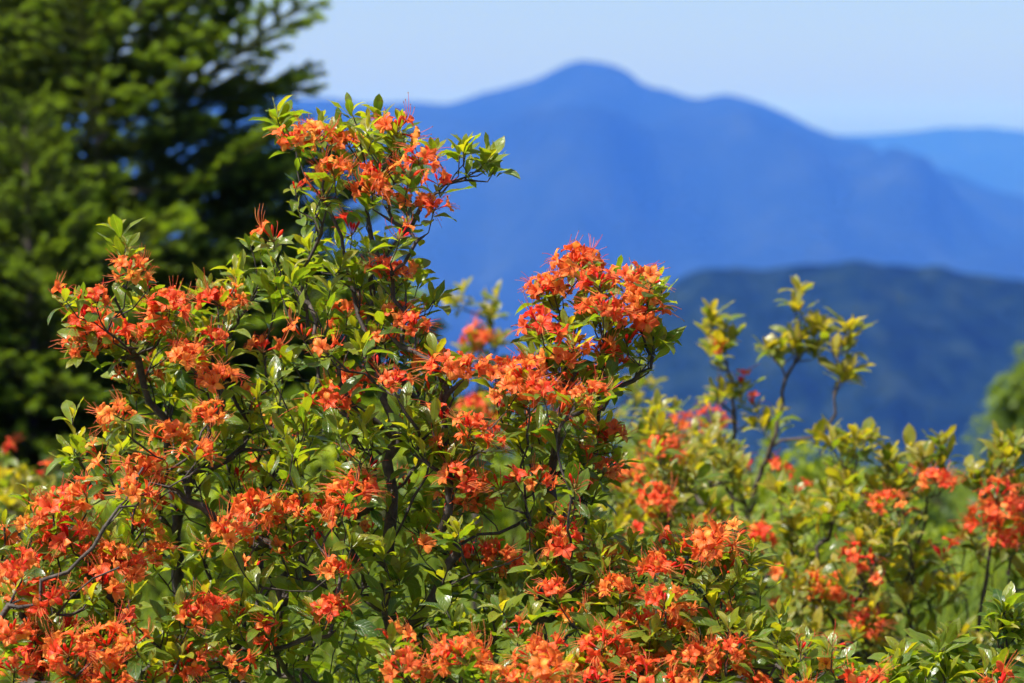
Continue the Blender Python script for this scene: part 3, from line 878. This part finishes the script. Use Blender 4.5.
# ------------------------------------------------------------------ conifers
def bough_mesh(L, seed, step=.065, sub=.055):
    rnd = np.random.default_rng(seed)
    acc = Acc()
    twigs = []

    def axis_pt(x): return np.array([x, .04 * L * math.sin(x / L * 2.2 + seed), -.10 * L * (x / L) + .17 * L * (x / L) ** 2])
    xs = np.linspace(0, L, 14)
    main = np.array([axis_pt(x) for x in xs])
    V, Q = tube(main, np.linspace(.011, .003, 14) * (L / 1.4), 5)
    acc.add(V, Q, m=0, tint=0., lc=np.zeros((len(V), 3)))
    twigs.append((main[4:], 0.0))
    x = .16 * L; s = 1
    while x < L * .98:
        p = axis_pt(x); s = -s
        l = (.58 * (L - x) + .10) * rnd.uniform(.7, 1.1)
        a = rnd.uniform(.75, 1.05)
        d = np.array([math.cos(a), s * math.sin(a), rnd.normal(.0, .17)])
        n = max(3, int(l / .06))
        tw = np.array([p + d * l * u + np.array([.10 * l * u * u, 0, .06 * l * u * u]) for u in np.linspace(0, 1, n)])
        twigs.append((tw, .3))
        V, Q = tube(tw, np.linspace(.004, .0015, n), 4); acc.add(V, Q, m=0, tint=0., lc=np.zeros((len(V), 3)))
        y = .07; s2 = 1
        while y < l * .96:
            s2 = -s2
            q = p + d * y + np.array([.10 * l * (y / l) ** 2, 0, .06 * l * (y / l) ** 2])
            l2 = (.42 * (l - y) + .045) * rnd.uniform(.7, 1.2)
            a2 = a * s + s2 * rnd.uniform(.5, .75)
            d2 = np.array([math.cos(a2), math.sin(a2), rnd.normal(.02, .30)])
            twigs.append((np.array([q + d2 * l2 * u for u in np.linspace(0, 1, 3)]), .5))
            y += sub * rnd.uniform(.8, 1.3)
        x += step * rnd.uniform(.8, 1.25)
    # needles
    NV, NT, TI = [], [], []
    for tw, t0 in twigs:
        seg = np.linalg.norm(np.diff(tw, axis=0), axis=1); tot = seg.sum()
        k = int(tot * 1150)
        if k < 1: continue
        f = rnd.uniform(0, 1, k) * (len(tw) - 1)
        i = np.minimum(f.astype(int), len(tw) - 2); fr = (f - i)[:, None]
        P = tw[i] * (1 - fr) + tw[i + 1] * fr
        T = tw[i + 1] - tw[i]; T /= np.linalg.norm(T, axis=1)[:, None] + 1e-9
        Rn = rnd.normal(size=(k, 3)); Rn[:, 2] = np.abs(Rn[:, 2]) * .9 + .1
        Rn -= T * (Rn * T).sum(1)[:, None]; Rn /= np.linalg.norm(Rn, axis=1)[:, None] + 1e-9
        D = Rn * .85 + T * .55
        Sd = np.cross(D, rnd.normal(size=(k, 3))); Sd /= np.linalg.norm(Sd, axis=1)[:, None] + 1e-9
        ln = rnd.uniform(.019, .031, k)[:, None]; w = .0026
        V3 = np.stack([P - Sd * w, P + Sd * w, P + D * ln + Sd * w * .6, P + D * ln - Sd * w * .6], 1).reshape(-1, 3)
        NV.append(V3)
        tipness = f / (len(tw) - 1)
        outer = np.clip((np.linalg.norm(P[:, :2] - [.25 * L, 0], axis=1) / (.55 * L) - .35) * 1.6, 0, 1)  # inner tips denied their fresh colour: the bough's interior shade painted into tint
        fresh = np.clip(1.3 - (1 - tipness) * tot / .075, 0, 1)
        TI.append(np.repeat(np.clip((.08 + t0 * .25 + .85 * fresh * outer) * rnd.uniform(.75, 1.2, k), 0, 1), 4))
    NV = np.concatenate(NV); TI = np.concatenate(TI)
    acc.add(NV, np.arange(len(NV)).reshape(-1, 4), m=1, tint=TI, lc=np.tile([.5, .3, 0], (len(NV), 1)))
    return acc.mesh('bough', [M_FIRBARK, M_NEEDLE])


BOUGH_L = [bough_mesh(1.5, 41 + i, .066, .056) for i in range(4)]
BOUGH_S = [bough_mesh(.75, 51 + i, .06, .055) for i in range(3)]


def conifer(label, px, d, H, Lmax, n, seed, name='fir_tree', lean=0.0):
    rnd = np.random.default_rng(seed)
    b = at(px, 400, d)
    z0 = ground_z(b.x, b.y) - .03
    e = empty(name, (b.x, b.y, z0), label, 'tree', 'fir trees on the left')
    zs = np.linspace(0, H, 26)
    ctr = np.stack([.03 * np.sin(zs * 1.3), .03 * np.cos(zs * 1.7), zs], 1)
    rad = .010 + (H * .009) * (1 - zs / H)
    rad[0] *= 1.25
    acc = Acc(); V, Q = tube(ctr, rad, 10); acc.add(V, Q)
    link('trunk', acc.mesh('trunk', M_FIRBARK), e)
    for k in range(n):
        f = (k + .5) / n
        z = H * (.03 + .97 * f ** 1.7)
        L = Lmax * ((1 - z / (H * 1.04)) ** .85) * rnd.uniform(.82, 1.1) + .10
        az = k * 2.39996 + rnd.normal(0, .2)
        el = -.02 + .85 * (z / H) + rnd.normal(0, .09)
        src = BOUGH_L if L > .95 else BOUGH_S
        Lb = 1.5 if L > .95 else .75
        o = bpy.data.objects.new('bough', src[k % len(src)])
        COL.objects.link(o)
        o.parent = e
        o.location = (.03 * math.sin(z * 1.3), .03 * math.cos(z * 1.7), z)
        q = Quaternion((0, 0, 1), az) @ Quaternion((0, 1, 0), -el) @ Quaternion((1, 0, 0), rnd.normal(0, .25))
        o.rotation_euler = q.to_euler()
        s_ = L / Lb
        o.scale = (s_, s_, s_)
    return e


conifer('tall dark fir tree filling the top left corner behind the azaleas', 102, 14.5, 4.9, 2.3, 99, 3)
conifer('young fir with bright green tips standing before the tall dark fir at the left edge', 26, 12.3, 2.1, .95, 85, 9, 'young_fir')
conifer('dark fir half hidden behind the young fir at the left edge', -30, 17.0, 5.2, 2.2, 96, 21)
conifer('fir added beyond the left edge to shade the young fir, its bough tips reaching in', -290, 11.7, 2.9, 1.5, 90, 47)  # added tree, mostly out of frame, casting shade over the lower left
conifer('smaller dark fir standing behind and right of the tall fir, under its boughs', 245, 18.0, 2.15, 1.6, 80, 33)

# ------------------------------------------------------------------ meadow: grass and leafy shrubs
acc = Acc()
ng = 60000
yy = 5.2 + 36 * rng.uniform(0, 1, ng) ** 1.6
xx = rng.uniform(-1, 1, ng) * (.235 * yy + .6)
hh = rng.uniform(.10, .30, ng) * (1 + .5 * np.sin(xx * 1.1) * np.cos(yy * .8))
zz = np.array([ground_z(a, b) for a, b in zip(xx, yy)])
az = rng.uniform(0, 6.28, ng)
wd = rng.uniform(.003, .008, ng)
ln = rng.normal(0, .35, (ng, 2)) * hh[:, None]
P0 = np.stack([xx, yy, zz - .01], 1)
Sx = np.stack([np.cos(az) * wd, np.sin(az) * wd, 0 * az], 1)
mid = P0 + np.stack([ln[:, 0] * .35, ln[:, 1] * .35, hh * .6], 1)
top = P0 + np.stack([ln[:, 0], ln[:, 1], hh], 1)
Vg = np.stack([P0 - Sx, P0 + Sx, mid + Sx * .8, mid - Sx * .8, top], 1).reshape(-1, 3)
bi = np.arange(ng) * 5
tg_ = np.clip(rng.normal(.5, .22, ng), 0, 1)
gm = make_mesh('meadow_grass', Vg, [np.stack([bi, bi + 1, bi + 2, bi + 3], 1), np.stack([bi + 3, bi + 2, bi + 4], 1)], M_GRASS,
               {'tint': np.repeat(tg_, 5), 'lc': np.tile([.5, .3, 0], (ng * 5, 1))})
tag(link('meadow_grass', gm), kind='stuff')


def leafy(name, label, cat, px, py_top, d, w, n, tint, leafL=.07, group=None, mat=None, hmul=1.0, trunk_part=False):
    """a rounded leafy shrub or small tree whose top shows at (px, py_top)"""
    t = at(px, py_top, d)
    gz = ground_z(t.x, t.y)
    H = max(.35, t.z - gz)
    e = empty(name, (t.x, t.y, gz), label, cat, group)
    rt = np.array((t.x, t.y, gz - .02))
    sk = Skeleton(rt)
    nl = 5
    ph = rng.uniform(0, 6)
    for k in range(nl):
        a = ph + k * 6.28 / nl
        sk.limb([rt + np.array([math.cos(a) * w * .18 * q, math.sin(a) * w * .18 * q, H * .28 * q]) for q in (1, 2)], start=0, jit=.01)
    lobes = [(np.array([math.cos(b_) * w * .45 * rng.uniform(.3, 1), math.sin(b_) * w * .45 * rng.uniform(.3, 1), H * rng.uniform(.35, .72)]), rng.uniform(.28, .45)) for b_ in rng.uniform(0, 6.28, 9)]
    lobes.append((np.array([0, 0, H * .74]), .4))
    lc = LeafCloud()
    for k in range(n):
        c, q = lobes[int(rng.integers(len(lobes)))]
        v = unit(rng.normal(size=3)) * rng.uniform(.25, 1) ** .5
        p = rt + c + v * np.array([w * q, w * q, H * q * .62])
        if p[2] < gz + .05: p[2] = gz + .05 + rng.uniform(0, .1)
        ed = unit(v * .6 + np.array([0, 0, .8]) + rng.normal(0, .3, 3))
        if k % 3 == 0: sk.tip(p, ed, step=.08)
        rosette(lc, p, ed, 7, leafL, tint)
    if trunk_part:
        link('trunk', sk.mesh(rt, r0=.003, rmax=.06), e, rt - np.array(e.location))
        link('crown', lc.build(mat or M_LEAF_FAR, rt, 'crown'), e, rt - np.array(e.location))
    else:
        link('branches', sk.mesh(rt, r0=.0016), e, rt - np.array(e.location))
        link('foliage', lc.build(mat or M_LEAF_FAR, rt), e, rt - np.array(e.location))
    return e


leafy('leafy_shrub', 'yellow-green leafy shrub on the meadow just left of the tall thin azalea shoots', 'shrub', 655, 405, 10.0, .50, 190, .95)
leafy('leafy_shrub', 'rounded bright green shrub on the meadow behind the tall thin azalea shoots', 'shrub', 750, 415, 11.5, .75, 260, .9)
leafy('leafy_shrub', 'darker leafy shrub on the meadow at the far end of the tall azalea shoots', 'shrub', 812, 432, 12.5, .55, 170, .5)
leafy('leafy_shrub', 'low dark green shrub whose top shows between the red-flowered azaleas', 'shrub', 905, 440, 14.0, .55, 160, .15)
leafy('leafy_shrub', 'light green low shrub in the gap behind the two dark upright stems', 'shrub', 950, 520, 9.5, .6, 200, .9)
leafy('leafy_shrub', 'broad green shrub behind the yellow-green azalea with red blooms', 'shrub', 850, 470, 9.0, .65, 220, .85)
leafy('leafy_shrub', 'green shrub cut by the right edge below the small round tree', 'shrub', 1040, 500, 10.5, .7, 200, .6)
leafy('leafy_shrub', 'soft green shrub showing through the foliage between spire and rounded azalea head', 'shrub', 500, 385, 10.5, .8, 240, .9)
leafy('leafy_shrub', 'green shrub low behind the spire, under the boughs of the tall fir', 'shrub', 330, 385, 9.5, .75, 240, .9)
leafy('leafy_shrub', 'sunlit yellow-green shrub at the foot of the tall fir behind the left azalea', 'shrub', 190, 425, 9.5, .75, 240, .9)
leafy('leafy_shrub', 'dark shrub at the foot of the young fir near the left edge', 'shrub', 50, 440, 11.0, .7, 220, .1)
leafy('broadleaf_tree', 'small round broadleaf tree with sunlit crown at the right edge', 'tree', 1046, 334, 27.0, .95, 520, .55, .12, trunk_part=True)
